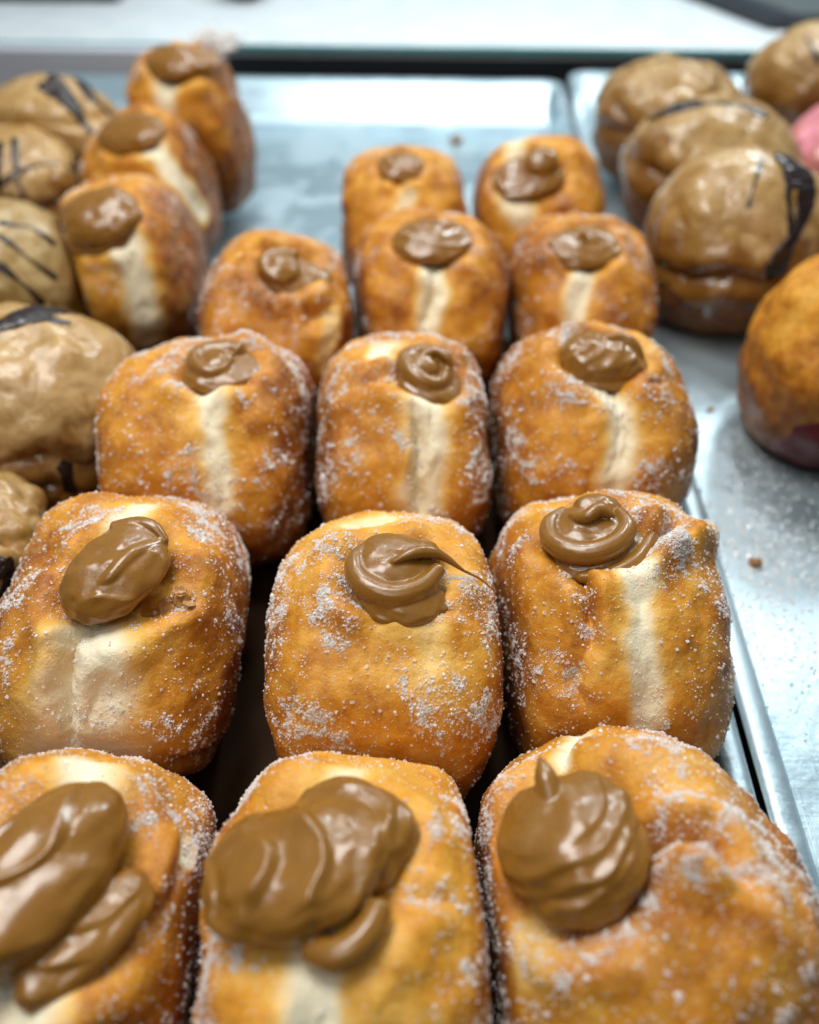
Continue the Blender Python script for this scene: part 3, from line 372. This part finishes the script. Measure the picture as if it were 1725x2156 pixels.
def tray_mesh(x0, x1, y0, y1, z, rim, backrun, side, backrim):
    """sheet-metal tray: floor, rounded corners up to a rolled lip. (x0..y1 are the floor's edges)"""
    # cross profiles as (outward distance, height) from the floor's edge
    def prof(run, h):
        P = [(0, 0)]
        for a in np.linspace(0, 1, 7)[1:]:
            P.append((run * (.55 * a), h * .45 * a * a))
        P += [(run * .8, h * .78), (run * .95, h * .97), (run + .06, h + .03)]
        return P
    back = prof(backrun, backrim); sid = prof(side, rim)
    lip = [(.35, .06), (.55, .03), (.62, -.07), (.58, -.16)]
    V, F = [], []; rings = []
    nx, ny = 24, 40
    n = len(back)
    ring_pts = []
    for k in range(n + len(lip)):
        if k < n: bo, bz = back[k]; so, sz = sid[k]
        else:
            l = lip[k - n]; bo, bz = back[-1][0] + l[0], back[-1][1] + l[1]; so, sz = sid[-1][0] + l[0], sid[-1][1] + l[1]
        X0, X1, Y0, Y1 = x0 - so, x1 + so, y0 - so, y1 + bo
        P = []
        cr = 1.2 + .5 * so                                     # corner radius
        def corner(cx, cy, a0):
            for a in np.linspace(a0, a0 + 90, 7): P.append((cx + cr * math.cos(R(a)), cy + cr * math.sin(R(a))))
        corner(X1 - cr, Y0 + cr, -90)
        for q in (.25, .5, .75): P.append((X1, Y0 + q * (y1 - 5 - Y0)))
        for q in np.linspace(0, 1, 6): P.append((X1, y1 - 4 + q * 4))
        a0 = len(P)
        corner(X1 - cr, Y1 - cr, 0); corner(X0 + cr, Y1 - cr, 90)
        a1 = len(P)
        for q in np.linspace(1, 0, 6): P.append((X0, y1 - 4 + q * 4))
        for q in (.75, .5, .25): P.append((X0, Y0 + q * (y1 - 5 - Y0)))
        corner(X0 + cr, Y0 + cr, 180)
        rings.append(len(V))
        for p in P:
            w_ = float(sstep(np.array(p[1]), y1 - 4, y1 + .5)); V.append((p[0], p[1], z + sz * (1 - w_) + bz * w_))
        m = len(P)
    for a, b in zip(rings, rings[1:]):
        for k in range(m): F.append((a + k, a + (k + 1) % m, b + (k + 1) % m, b + k))
    F.append(tuple(rings[0] + k for k in range(m)))
    return V, F, rings, m
def tray(name, x0, x1, y0, y1, z, rim, backrun, side, mat, label, backrim):
    V, F, rings, m = tray_mesh(x0, x1, y0, y1, z, rim, backrun, side, backrim)
    me = mesh_py(name, V, [f[::-1] if False else f for f in F], smooth=True)
    o = link(name, me, mat); place_tray_frame(o)
    md = o.modifiers.new('thickness', 'SOLIDIFY'); md.thickness = .0008; md.offset = -1
    es = o.modifiers.new('edges', 'EDGE_SPLIT'); es.split_angle = R(50)
    tag(o, label, 'tray', 'aluminium trays side by side')
    return o

# counter under everything
V, F = slab(-110, 120, -60, 170, -3.0, -.6)
tag(link('counter', mesh_py('counter', V, F), M_counter), kind='structure')
tray('baking_tray', -35.5, 9.1, -14, 72.6, 0.0, 2.0, 4.2, .25, M_tray, 'silver baking tray under the sugared doughnuts, empty stretch of metal at its back', 2.4)
tray('baking_tray', 11.30, 54, -14, 72.6, 1.75, .2, 4.2, .18, M_tray2, 'greasy silver tray on the right with crumbs and spilled sugar under the glazed pile', 1.4)

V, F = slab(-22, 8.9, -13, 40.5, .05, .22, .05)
gs_ = place_tray_frame(link('gap_shade_sheet', mesh_py('gap_shade_sheet', V, F), M_gap_shade)); tag(gs_, 'dark brown sheet added on the tray as painted shade in the gaps between the front doughnuts', 'mat')  # added sheet, its dark colour stands in for shade in the gaps
# raised shelf beyond the trays
def on_tray(o): return place_tray_frame(o)
sh = link('display_shelf', None); on_tray(sh); tag(sh, 'bright white display shelf beyond the trays with a green glass front edge', 'shelf')
V, F = slab(-80, 90, 81.3, 103, 3.1, 4.1, .2); link('shelf_board', mesh_py('shelf_board', V, F), M_white, sh)
V, F = slab(-80, 90, 80.95, 81.28, 3.55, 4.05, .08); link('glass_edge', mesh_py('glass_edge', V, F), M_glassedge, sh)
V, F = slab(-80, 90, 81.5, 82.5, -.6, 3.08, .05); link('front_panel', mesh_py('front_panel', V, F), M_black, sh)
V, F = slab(-60, -19.9, 79.2, 80.9, -.6, 3.95, .1)
tag(on_tray(link('price_card_holder', mesh_py('price_card_holder', V, F), M_pale)), 'pale lilac-grey strip in front of the shelf edge, upper left of the picture', 'card holder')
# dark tray on the shelf, top right
dt = link('dark_tray', None); dt.location = (33.0 * CM, 85.5 * CM, 4.12 * CM); dt.rotation_euler = (0, 0, R(0)); tag(dt, 'dark grey tray lying on the white shelf at the upper right', 'tray')
me = mesh_py('body', [(0, 0, 0), (60, -1, 0), (60, 30, 0), (-13, 30, 0), (0, 0, 1.0), (60, -1, 1.0), (60, 30, 1.0), (-13, 30, 1.0)],
             [(0, 1, 5, 4), (1, 2, 6, 5), (2, 3, 7, 6), (3, 0, 4, 7), (4, 5, 6, 7), (3, 2, 1, 0)])
o = link('body', me, M_black, dt); b = o.modifiers.new('b', 'BEVEL'); b.width = .002; b.segments = 2
me = mesh_py('inset', [(2.6, 1.6, 1.03), (58, .6, 1.03), (58, 28, 1.03), (-8.3, 28, 1.03)], [(0, 1, 2, 3)])
o = link('inset', me, M_grey, dt); so = o.modifiers.new('s', 'SOLIDIFY'); so.thickness = .0002; so.offset = 1
V, F = slab(-62, -33, 94, 103, 4.15, 9, .4)
tag(on_tray(link('dark_box', mesh_py('dark_box', V, F), M_black)), 'dark navy box at the back of the shelf, top left edge of the picture', 'box')
V, F = cube_sphere(24); V = V * np.array([2.6, 2.2, 2.4])
tag(link('round_canister', mesh_np('round_canister', V, F), M_black), 'small round black object on the white shelf, cut by the top edge of the picture', 'canister').location = (-16.5 * CM, 96.6 * CM, 6.5 * CM)

# ------------------------------------------------------------------ doughnuts
HERO = {'A1': 130, 'A2': 150, 'A3': 150, 'B1': 160, 'B2': 170, 'B3': 160}
MIDS = {'C1': 110, 'C2': 110, 'C3': 110, 'G4': 100}
UNIT = 4.3
for b in BUNS:
    b['M'] = rotm(*b['rot']); b['cen'] = np.array(b['pos'])

def base_radius(D, b):
    a, bb, c = b['r']; e = b['e']
    return ((np.abs(D[:, 0]) / a) ** e + (np.sqrt((D[:, 1] / bb) ** 2 + (D[:, 2] / c) ** 2)) ** e) ** (-1 / e)

def shape_bun(b, n):
    D, Fq = cube_sphere(n); sd = b['seed']; filled = b['kind'] == 'filled'; wob = b.get('wob', 1.0 if b['kind'] == 'filled' else 1.0)
    r = base_radius(D, b)
    P0 = D * UNIT
    r = r + wob * (.26 * pn(P0, .28, sd) + .17 * pn(P0, .62, sd + 3) + .06 * pn(P0, 1.4, sd + 6) + .018 * pn(P0, 3.2, sd + 9))
    # fine skin wrinkles, elongated towards the hole
    rid = 1 - np.abs(fbm(P0 * np.array([1, 1, .55]), 1.7, sd + 20, 3)) * 2.2
    r = r - .010 * np.clip(rid, 0, 1) ** 2 + wob * .05 * fbm(P0 * np.array([1, 1, .6]), .95, sd + 24, 2)
    band = np.zeros(len(D)); bd_min = np.full(len(D), 3.0)
    wig = .16 * pn(P0, .9, sd + 30) + .08 * pn(P0, 2.6, sd + 31)
    if filled:
        for pts, hw, st in b.get('band', []):
            d, t = pdist(D, pts); d = d * UNIT + wig
            hwv = (1.22 if b['id'][0] != 'A' else 1.1) * hw * (1 + .35 * pn(P0, .8, sd + 33))
            m = 1 - sstep(d, hwv * .25, hwv * 1.35)
            band = np.maximum(band, m * st); bd_min = np.minimum(bd_min, np.abs(d) / max(hw, .1))
            r = r - .13 * np.exp(-(d / (hw * .8)) ** 2) - .10 * np.exp(-((d - .1) / .13) ** 2) * sstep(pn(P0, .8, sd + 35), -.1, .35)
    for pts, dep, wd in b.get('crease', []):
        wd = wd * .95
        d, t = pdist(D, pts); d = np.abs(d * UNIT + wig * .45)
        tp = np.sin(np.clip(t, 0, 1) * math.pi * .86 + .22) ** .6
        tp = np.where((t <= 0) | (t >= 1), .35, tp)
        r = r - 3.1 * dep * tp * np.exp(-(d / wd) ** 1.35) + dep * .9 * tp * np.exp(-((d - 2.3 * wd) / (1.5 * wd)) ** 2)
    for pts, hgt, rad in b.get('bump', []):
        d, t = pdist(D, pts); r = r + hgt * np.exp(-(d * UNIT / rad) ** 2)
    if 'hole' in b:
        h = np.array(b['hole']); dh = np.linalg.norm(D - h, axis=1) * UNIT; hr = b.get('holer', 1.2)
        r = r - .80 * np.exp(-(dh / (hr * 1.02)) ** 5) + .12 * np.exp(-((dh - hr * 1.45) / .45) ** 2)
        # puckers round the opening
        u = np.cross(h, [0, 1, .01]); u /= np.linalg.norm(u); v = np.cross(h, u)
        ph = np.arctan2(D @ v, D @ u); k = np.stack([np.cos(ph) * 1.6, np.sin(ph) * 1.6, dh * .25], 1)
        r = r + .38 * pn(k, 1.2, sd + 40) * np.exp(-((dh - hr * 1.35) / (hr * .55)) ** 2) + .07 * np.exp(-((dh - hr * 1.5) / .5) ** 2)
    V = D * r[:, None]
    W = V @ b['M'].T + b['cen']
    # neighbours press against each other: soft contact planes
    for o in BUNS:
        if o is b: continue
        dv = o['cen'] - b['cen']; L = np.linalg.norm(dv)
        if L > 11: continue
        nn = dv / L
        def sup(q, nvec):
            l = q['M'].T @ nvec; a, bb, c = q['r']; ee = q['e']
            return float(((abs(l[0]) / a) ** ee + math.sqrt((l[1] / bb) ** 2 + (l[2] / c) ** 2) ** ee) ** (-1 / ee))
        ri, rj = sup(b, nn), sup(o, -nn)
        if ri + rj < L: continue
        lim = L * ri / (ri + rj) - .04; s = (W - b['cen']) @ nn
        soft = .55; x = s - (lim - soft)
        y = np.where(x > 0, soft * (1 - np.exp(-x / soft)), x)
        W = W + ((y - x))[:, None] * nn
    # settle on the tray floor
    floor = b.get('floor', 0.0)
    x = (floor + .5) - W[:, 2]; y = np.where(x > 0, .46 * (1 - np.exp(-x / .46)), x); W[:, 2] = floor + .5 - y
    # colours
    loc = P0
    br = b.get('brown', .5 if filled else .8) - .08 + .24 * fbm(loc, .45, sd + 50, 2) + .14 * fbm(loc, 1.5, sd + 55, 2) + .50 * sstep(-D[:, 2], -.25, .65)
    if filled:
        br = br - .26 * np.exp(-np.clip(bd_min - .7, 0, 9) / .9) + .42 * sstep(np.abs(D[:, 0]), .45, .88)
    sug = np.zeros(len(D))
    if 'sugar' in b:
        sug = sstep(fbm(loc, .55, sd + 60, 3) + .22 * (b['sugar'] - .5) * 2, .06, .55)
        sug = sug * (.22 + .78 * sstep(D[:, 2], -.3, .55)) * min(1, b['sugar'] + .35)
        for pts, dep, wd in b.get('crease', []):
            d, t = pdist(D, pts); sug = np.maximum(sug, (1 - sstep(d * UNIT, .05, .5)) * .55 * min(1, b['sugar'] + .3) * (pn(loc, 1.1, sd + 66) > -.15))
    return D, Fq, W, dict(band=band, brown=np.clip(br, 0, 1), sugar=np.clip(sug, 0, 1)), r

_cube = np.array([(x, y, z) for x in (-1, 1) for y in (-1, 1) for z in (-1, 1)], float)
_cf = np.array([(0, 1, 3, 2), (4, 6, 7, 5), (0, 4, 5, 1), (2, 3, 7, 6), (0, 2, 6, 4), (1, 5, 7, 3)])
def crystals(P, Nrm, size, rs):
    n = len(P)
    q = rs.normal(size=(n, 4)); q /= np.linalg.norm(q, axis=1)[:, None]; a, x, y, z = q.T
    Rm = np.stack([1 - 2 * (y * y + z * z), 2 * (x * y - z * a), 2 * (x * z + y * a), 2 * (x * y + z * a), 1 - 2 * (x * x + z * z), 2 * (y * z - x * a),
                   2 * (x * z - y * a), 2 * (y * z + x * a), 1 - 2 * (x * x + y * y)], 1).reshape(n, 3, 3)
    sc = size[:, None, None] * rs.uniform(.65, 1.25, (n, 1, 3))
    L = _cube[None] * (1 - .25 * rs.uniform(0, 1, (n, 8, 1))) * sc
    V = np.einsum('nij,nkj->nki', Rm, L) + (P + Nrm * (size * .35)[:, None])[:, None]
    F = (_cf[None] + (np.arange(n) * 8)[:, None, None]).reshape(-1, 4)
    return V.reshape(-1, 3), F

def sample_surface(W, Fq, prob, count, rs):
    a, b, c, d = (W[Fq[:, k]] for k in range(4))
    fn = np.cross(c - a, d - b); ar = np.linalg.norm(fn, axis=1) / 2
    wt = ar * prob[Fq].mean(1); wt = wt / wt.sum()
    f = rs.choice(len(Fq), size=count, p=wt); u = rs.uniform(size=(count, 1)); v = rs.uniform(size=(count, 1))
    P = (a[f] * (1 - u) * (1 - v) + b[f] * u * (1 - v) + c[f] * u * v + d[f] * (1 - u) * v)
    nn = fn[f] / (np.linalg.norm(fn[f], axis=1)[:, None] + 1e-9)
    return P, nn, f

def tube(path, radii, seg=14, closed=False):
    path = np.array(path, float)
    # resample smoothly (Catmull-Rom)
    K = len(path); T = np.linspace(0, K - 1, max(8, (K - 1) * 9))
    def cr(A, t):
        i = int(min(t, K - 1.001)); f = t - i
        p = [A[max(0, min(K - 1, i + k))] for k in (-1, 0, 1, 2)]
        return .5 * ((2 * p[1]) + (-p[0] + p[2]) * f + (2 * p[0] - 5 * p[1] + 4 * p[2] - p[3]) * f * f + (-p[0] + 3 * p[1] - 3 * p[2] + p[3]) * f ** 3)
    Rr = np.array(radii, float)[:, None]
    C = np.array([cr(path, t) for t in T]); rr = np.array([max(.012, float(cr(Rr, t)[0])) for t in T])
    tan = np.gradient(C, axis=0); tan /= np.linalg.norm(tan, axis=1)[:, None] + 1e-9
    ref = np.array([0, 0, 1.0]); V, F = [], []
    for i in range(len(C)):
        t = tan[i]; s = np.cross(t, ref)
        if np.linalg.norm(s) < .05: s = np.cross(t, [0, 1, 0])
        s /= np.linalg.norm(s); n2 = np.cross(s, t)
        for k in range(seg):
            a = 2 * math.pi * k / seg; V.append(C[i] + rr[i] * (math.cos(a) * s + math.sin(a) * n2))
    n = len(C)
    for i in range(n - 1):
        for k in range(seg):
            F.append((i * seg + k, i * seg + (k + 1) % seg, (i + 1) * seg + (k + 1) % seg, (i + 1) * seg + k))
    V.append(C[0] - tan[0] * rr[0] * .7); V.append(C[-1] + tan[-1] * rr[-1] * .7); e0, e1 = len(V) - 2, len(V) - 1
    for k in range(seg):
        F.append((e0, (k + 1) % seg, k)); F.append((e1, (n - 1) * seg + k, (n - 1) * seg + (k + 1) % seg))
    return [tuple(v) for v in V], F

def blob(u, v, w_, rx, ry, rz, rot, arc, seed):
    D, Fq = cube_sphere(56)
    out = 1 + .09 * pn(D, 1.3, seed) + .05 * pn(D, 3.0, seed + 1)
    e = 2.25
    rad = (np.abs(D[:, 0]) ** e + np.abs(D[:, 1]) ** e + np.abs(D[:, 2]) ** 2) ** (-1 / e) * out
    P = D * rad[:, None]
    P = P * np.array([rx, ry, rz])
    top = sstep(D[:, 2], -.1, .35)
    if arc:
        pu, pv, spc, amp = arc[1:5]; r0 = arc[5] if len(arc) > 5 else -1
        rho = np.hypot(P[:, 0] - pu, P[:, 1] - pv) / spc + .45 * pn(P, .8, seed + 4)
        f = rho - np.floor(rho); k = np.floor(rho)
        saw = np.where(f < .78, (f / .78) ** 1.6, (1 - (f - .78) / .22))
        hh = (np.sin(k * 12.9898 + seed) * 43758.5453) % 1
        P[:, 2] += amp * 2.0 * (saw - .5) * top * sstep(np.hypot(P[:, 0] - pu, P[:, 1] - pv), r0, r0 + .25) * (.45 + .75 * hh) * sstep(1.25 - np.hypot(P[:, 0] / rx, P[:, 1] / ry), 0, .3)
    P[:, 2] += .06 * pn(P, .9, seed + 8) * top
    c, s = math.cos(R(rot)), math.sin(R(rot))
    X = P[:, 0] * c - P[:, 1] * s + u; Y = P[:, 0] * s + P[:, 1] * c + v
    return [tuple(p) for p in np.stack([X, Y, P[:, 2] + w_], 1)], [tuple(int(i) for i in q) for q in Fq]

def coil(cu, cv, cw, Rr, rt, turns, ph, rise):
    n = int(10 + turns * 12); pts, rad = [], []
    for i in range(n):
        t = i / (n - 1); a = R(ph) + t * turns * 2 * math.pi; rr = Rr * (1 - t) ** .8 * (1 + .06 * math.sin(3 * a))
        pts.append((cu + rr * math.cos(a), cv + rr * math.sin(a), cw + rise * t ** .8 + .05 * math.sin(a * 2)))
        rad.append(rt * (.72 + .28 * math.sin(math.pi * min(1, t * 2.2 + .18))) * (1 - .45 * t))
    return tube(pts, rad)

def make_goo_mesh(b, vox):
    V, F = [], []
    for k, pc in enumerate(b['goo']):
        if pc[0] == 'blob': v, f = blob(*pc[1:], seed=b['seed'] * 3 + k)
        elif pc[0] == 'coil':
            v, f = coil(*pc[1:])
        else: v, f = tube(pc[1], pc[2])
        o = len(V); V += v; F += [tuple(i + o for i in q) for q in f]
    me = mesh_py('g', V, F); o = bpy.data.objects.new('g', me); COL.objects.link(o)
    rm = o.modifiers.new('r', 'REMESH'); rm.mode = 'VOXEL'; rm.voxel_size = vox * CM
    sm = o.modifiers.new('s', 'SMOOTH'); sm.factor = .5; sm.iterations = 5
    bpy.context.view_layer.update()
    dg = bpy.context.evaluated_depsgraph_get()
    m2 = bpy.data.meshes.new_from_object(o.evaluated_get(dg))
    bpy.data.objects.remove(o); bpy.data.meshes.remove(me)
    m2.polygons.foreach_set('use_smooth', np.ones(len(m2.polygons), dtype=bool))
    m2.name = 'caramel_filling'
    return m2

NAMES = {'filled': ('filled_doughnut', 'doughnut', 'sugared doughnuts with caramel filling'),
         'glazed': ('glazed_bun', 'glazed bun', 'tan glazed buns drizzled with chocolate'),
         'berry': ('berry_doughnut', 'doughnut', None), 'pink': ('iced_doughnut', 'doughnut', None)}
for b in BUNS:
    if b['id'][0] == 'H': b['floor'] = 1.75
for b in BUNS:
    idn = b['id']; n = HERO.get(idn) or MIDS.get(idn) or 72
    D, Fq, W, at, r = shape_bun(b, n)
    base = np.array([b['cen'][0], b['cen'][1], b.get('floor', 0.0)])
    nm, cat, grp = NAMES[b['kind']]
    root = link(nm, None); root.location = base * CM; root.empty_display_size = .01
    tag(root, b['label'], cat, grp)
    L = W - base
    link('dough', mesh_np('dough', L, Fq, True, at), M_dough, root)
    Nn, _ = normals(W, Fq); rs = np.random.RandomState(b['seed'] + 500)
    for fk, fd in enumerate(b.get('flakes', [])):
        j = int(np.argmax(D @ np.array(fd))); n0 = Nn[j]; u0 = np.cross(n0, rs.normal(size=3)); u0 /= np.linalg.norm(u0); v0 = np.cross(n0, u0)
        fv, ff = [], []; sz = rs.uniform(.22, .34); m_ = 9
        for iu in range(m_):
            for iv in range(m_):
                x_ = (iu / (m_ - 1) - .5) * 2; y_ = (iv / (m_ - 1) - .5) * 2
                x_ *= 1 - .55 * abs(y_) ** 1.3 + .12 * math.sin(y_ * 9 + fk); y_ *= .8 + .1 * math.sin(x_ * 7)
                fv.append(tuple(L[j] + sz * (x_ * u0 * .8 + y_ * v0) + n0 * (.03 + sz * (.75 * (x_ * .5 + .5) ** 1.6 + .2 * y_ * y_))))
        for iu in range(m_ - 1):
            for iv in range(m_ - 1):
                a_ = iu * m_ + iv; ff.append((a_, a_ + m_, a_ + m_ + 1, a_ + 1))
        fo = link('crust_flake', mesh_py('crust_flake', fv, ff, True), M_crust, root); q_ = fo.modifiers.new('s', 'SOLIDIFY'); q_.thickness = .00025
    if b['kind'] == 'filled':
        # caramel: local frame at the opening
        h = np.array(b['hole']); hi = int(np.argmax(D @ h)); hp = b['M'] @ (h * base_radius(h[None], b)[0]) + b['cen']
        near = (D @ h) > .93; nn = Nn[near].mean(0); nn /= np.linalg.norm(nn)
        u = np.array([1.0, 0, 0]); u -= nn * (u @ nn); u /= np.linalg.norm(u); v = np.cross(nn, u)
        vox = .034 if idn in HERO else (.045 if idn in MIDS else .06)
        gm = make_goo_mesh(b, vox)
        go = link('caramel_filling', gm, M_goo, root)
        mt = Matrix.Identity(4)
        for i in range(3):
            mt[i][0] = u[i]; mt[i][1] = v[i]; mt[i][2] = nn[i]
        off = hp - base - nn * .24
        mt.translation = Vector(off * CM); go.matrix_local = mt
        # sugar crystals (kept clear of the caramel)
        dh = np.linalg.norm(D - h, axis=1) * UNIT; hr = b['holer']
        free = .012 + sstep(dh, hr * .95, hr * 1.15)
        up = .10 + .90 * sstep(Nn[:, 2], -.25, .55)
        sg = at['sugar']; P0 = D * UNIT
        clump = sstep(pn(P0, 2.6, b['seed'] + 80) + .5 * pn(P0, 6, b['seed'] + 81), .05, .5)
        prob = free * up * (.03 * b['sugar'] + sg ** 1.2 * (.12 + 1.3 * clump ** 1.5) + (.10) * clump ** 2 * b['sugar']) * (1 - .55 * np.clip(at['band'], 0, 1)) + 1e-6
        cnt = int({'A': 20000, 'B': 26000, 'C': 14000}.get(idn[0], 3500) * (.25 + .75 * b['sugar']))
        P, nn2, f = sample_surface(L, Fq, prob, cnt, rs)
        size = np.exp(rs.normal(math.log(.0118), .55, cnt)); size = np.clip(size, .006, .046)
        if idn[0] not in 'AB': size *= 1.35
        cv, cf = crystals(P, nn2, size, rs)
        if idn == 'L3':
            Q = np.array([2.0, .6, 10.9]) + rs.normal(size=(500, 3)) * np.array([.55, .5, .28]); s2 = np.full(500, .09)
            c2, f2 = crystals(Q, np.zeros_like(Q), s2, rs); cf = np.concatenate([cf, f2 + len(cv)]); cv = np.concatenate([cv, c2])
        so = link('sugar_coating', mesh_np('sugar_coating', cv, cf, False), M_sugar, root); so['kind'] = 'stuff'
    else:
        if b['kind'] in ('glazed', 'pink'):
            lvl = b.get('glaze', -.3); P0 = D * UNIT
            k = sstep(D[:, 2] + .22 * pn(P0, .45, b['seed'] + 90) + .16 * pn(P0, 1.1, b['seed'] + 91), lvl - .07, lvl + .12)
            th = -.10 + .19 * k + .03 * pn(P0, 1.2, b['seed'] + 92) * k - .05 * np.clip(pn(P0, .7, b['seed'] + 95), 0, 1)
            G = L + Nn * th[:, None]
            keep = (k[Fq].max(1) > .02)
            used = np.unique(Fq[keep]); mp = -np.ones(len(D), int); mp[used] = np.arange(len(used))
            mat = {'G3': M_glaze2, 'G4': M_glaze}.get(idn, M_pink if b['kind'] == 'pink' else M_glaze)
            link('glaze', mesh_np('glaze', G[used], mp[Fq[keep]], True, dict(thick=(k * (.30 + .70 * sstep(D[:, 2] + .3 * pn(P0, .5, b['seed'] + 97), -.15 + .0, 1.05)))[used])), mat, root)
            for pts, rr in b.get('driz', []):
                pts = np.array(pts); K = len(pts); C = []
                for t in np.linspace(0, K - 1, 26):
                    i = int(min(t, K - 1.001)); f = t - i; d = pts[i] * (1 - f) + pts[i + 1] * f; d /= np.linalg.norm(d)
                    j = int(np.argmax(D @ d)); C.append(G[j] + Nn[j] * .02)
                C = np.array(C)
                for _ in range(3): C[1:-1] = (C[:-2] + 2 * C[1:-1] + C[2:]) / 4
                wv = 2.0 * rr * (.75 + .35 * np.sin(np.linspace(.3, 7, 26) + b['seed']))
                v_, f_ = tube(C[::2], wv[::2], 10)
                v_ = np.array(v_)
                # flatten onto the glaze
                for q in range(len(v_)):
                    j = int(np.argmin(((C - v_[q]) ** 2).sum(1))); nj = Nn[int(np.argmax(D @ ((b['M'].T @ (C[j] + base - b['cen'])) / np.linalg.norm(C[j] + base - b['cen']))))]
                    hgt = (v_[q] - C[j]) @ nj; v_[q] -= nj * hgt * .86
                me = mesh_py('chocolate_streak', [tuple(q) for q in v_], f_, True); link('chocolate_streak', me, M_choc, root)
        if b['kind'] == 'berry':
            c = np.array([-.05, -.70, -.70]); c /= np.linalg.norm(c)
            P0 = D * UNIT; d = np.linalg.norm(D - c, axis=1) + .12 * pn(P0, .9, 3)
            k = 1 - sstep(d, .42, .68); G = L + Nn * (-.08 + .2 * k)[:, None]; keep = k[Fq].max(1) > .02
            used = np.unique(Fq[keep]); mp = -np.ones(len(D), int); mp[used] = np.arange(len(used))
            link('berry_filling', mesh_np('berry_filling', G[used], mp[Fq[keep]], True), M_berry, root)

# ------------------------------------------------------------------ sugar and crumbs on the right tray, flakes
rs = np.random.RandomState(99)
def tray_pt(x, y): return x, y
n = 2600
cx = rs.choice([12.8, 14.0, 15.6, 13.0], n, p=[.25, .35, .25, .15]) + rs.normal(0, 1.1, n)
cy = rs.choice([17.5, 21.5, 23.5, 27], n, p=[.15, .4, .3, .15]) + rs.normal(0, 2.0, n)
ok = (cx > 11.75) & (cy > 12); P = np.stack([cx[ok], cy[ok], np.full(ok.sum(), 1.75)], 1)
a = TA; P[:, :2] = np.stack([P[:, 0] * 1.0, P[:, 1]], 1)
sz = np.clip(np.exp(rs.normal(math.log(.026), .45, len(P))), .01, .05)
v_, f_ = crystals(P, np.tile([0, 0, 1.0], (len(P), 1)), sz, rs)
so = link('spilled_sugar', mesh_np('spilled_sugar', v_, f_, False), M_loose)
tag(so, 'loose sugar crystals glittering on the greasy right-hand tray', 'sugar', kind='stuff')
def crumb(x, y, z, s, sd, label):
    D, Fq = cube_sphere(10); rr = 1 + .45 * pn(D, 1.6, sd) + .2 * pn(D, 4, sd)
    V = D * rr[:, None] * np.array([s, s * .8, s * .55]); V[:, 2] -= V[:, 2].min()
    o = link('crumb', mesh_np('crumb', V, Fq, True), M_crumb); o.location = (x * CM, y * CM, z * CM)
    tag(o, label, 'crumb', 'crumbs on the trays')
CR = [((13.5, 21.8), .24, 'square brown crumb on the right tray beside the folded-flap doughnut'),
      ((14.3, 31.6), .15, 'small dark crumb on the right tray beside the kinked-stripe doughnut'),
      ((3.8, 69.5), .5, 'faint brown crumb on the empty metal at the back of the tray'),
      ((12.9, 35.4), .12, 'reddish crumb on the right tray in front of the streaked bun'),
      ((17.9, 26.2), .12, 'tiny reddish crumb on the right tray just in front of the berry doughnut')]
for k, ((x, y), s, lb) in enumerate(CR): crumb(x, y, 0.0 if k == 2 else 1.75, s, k + 4, lb)
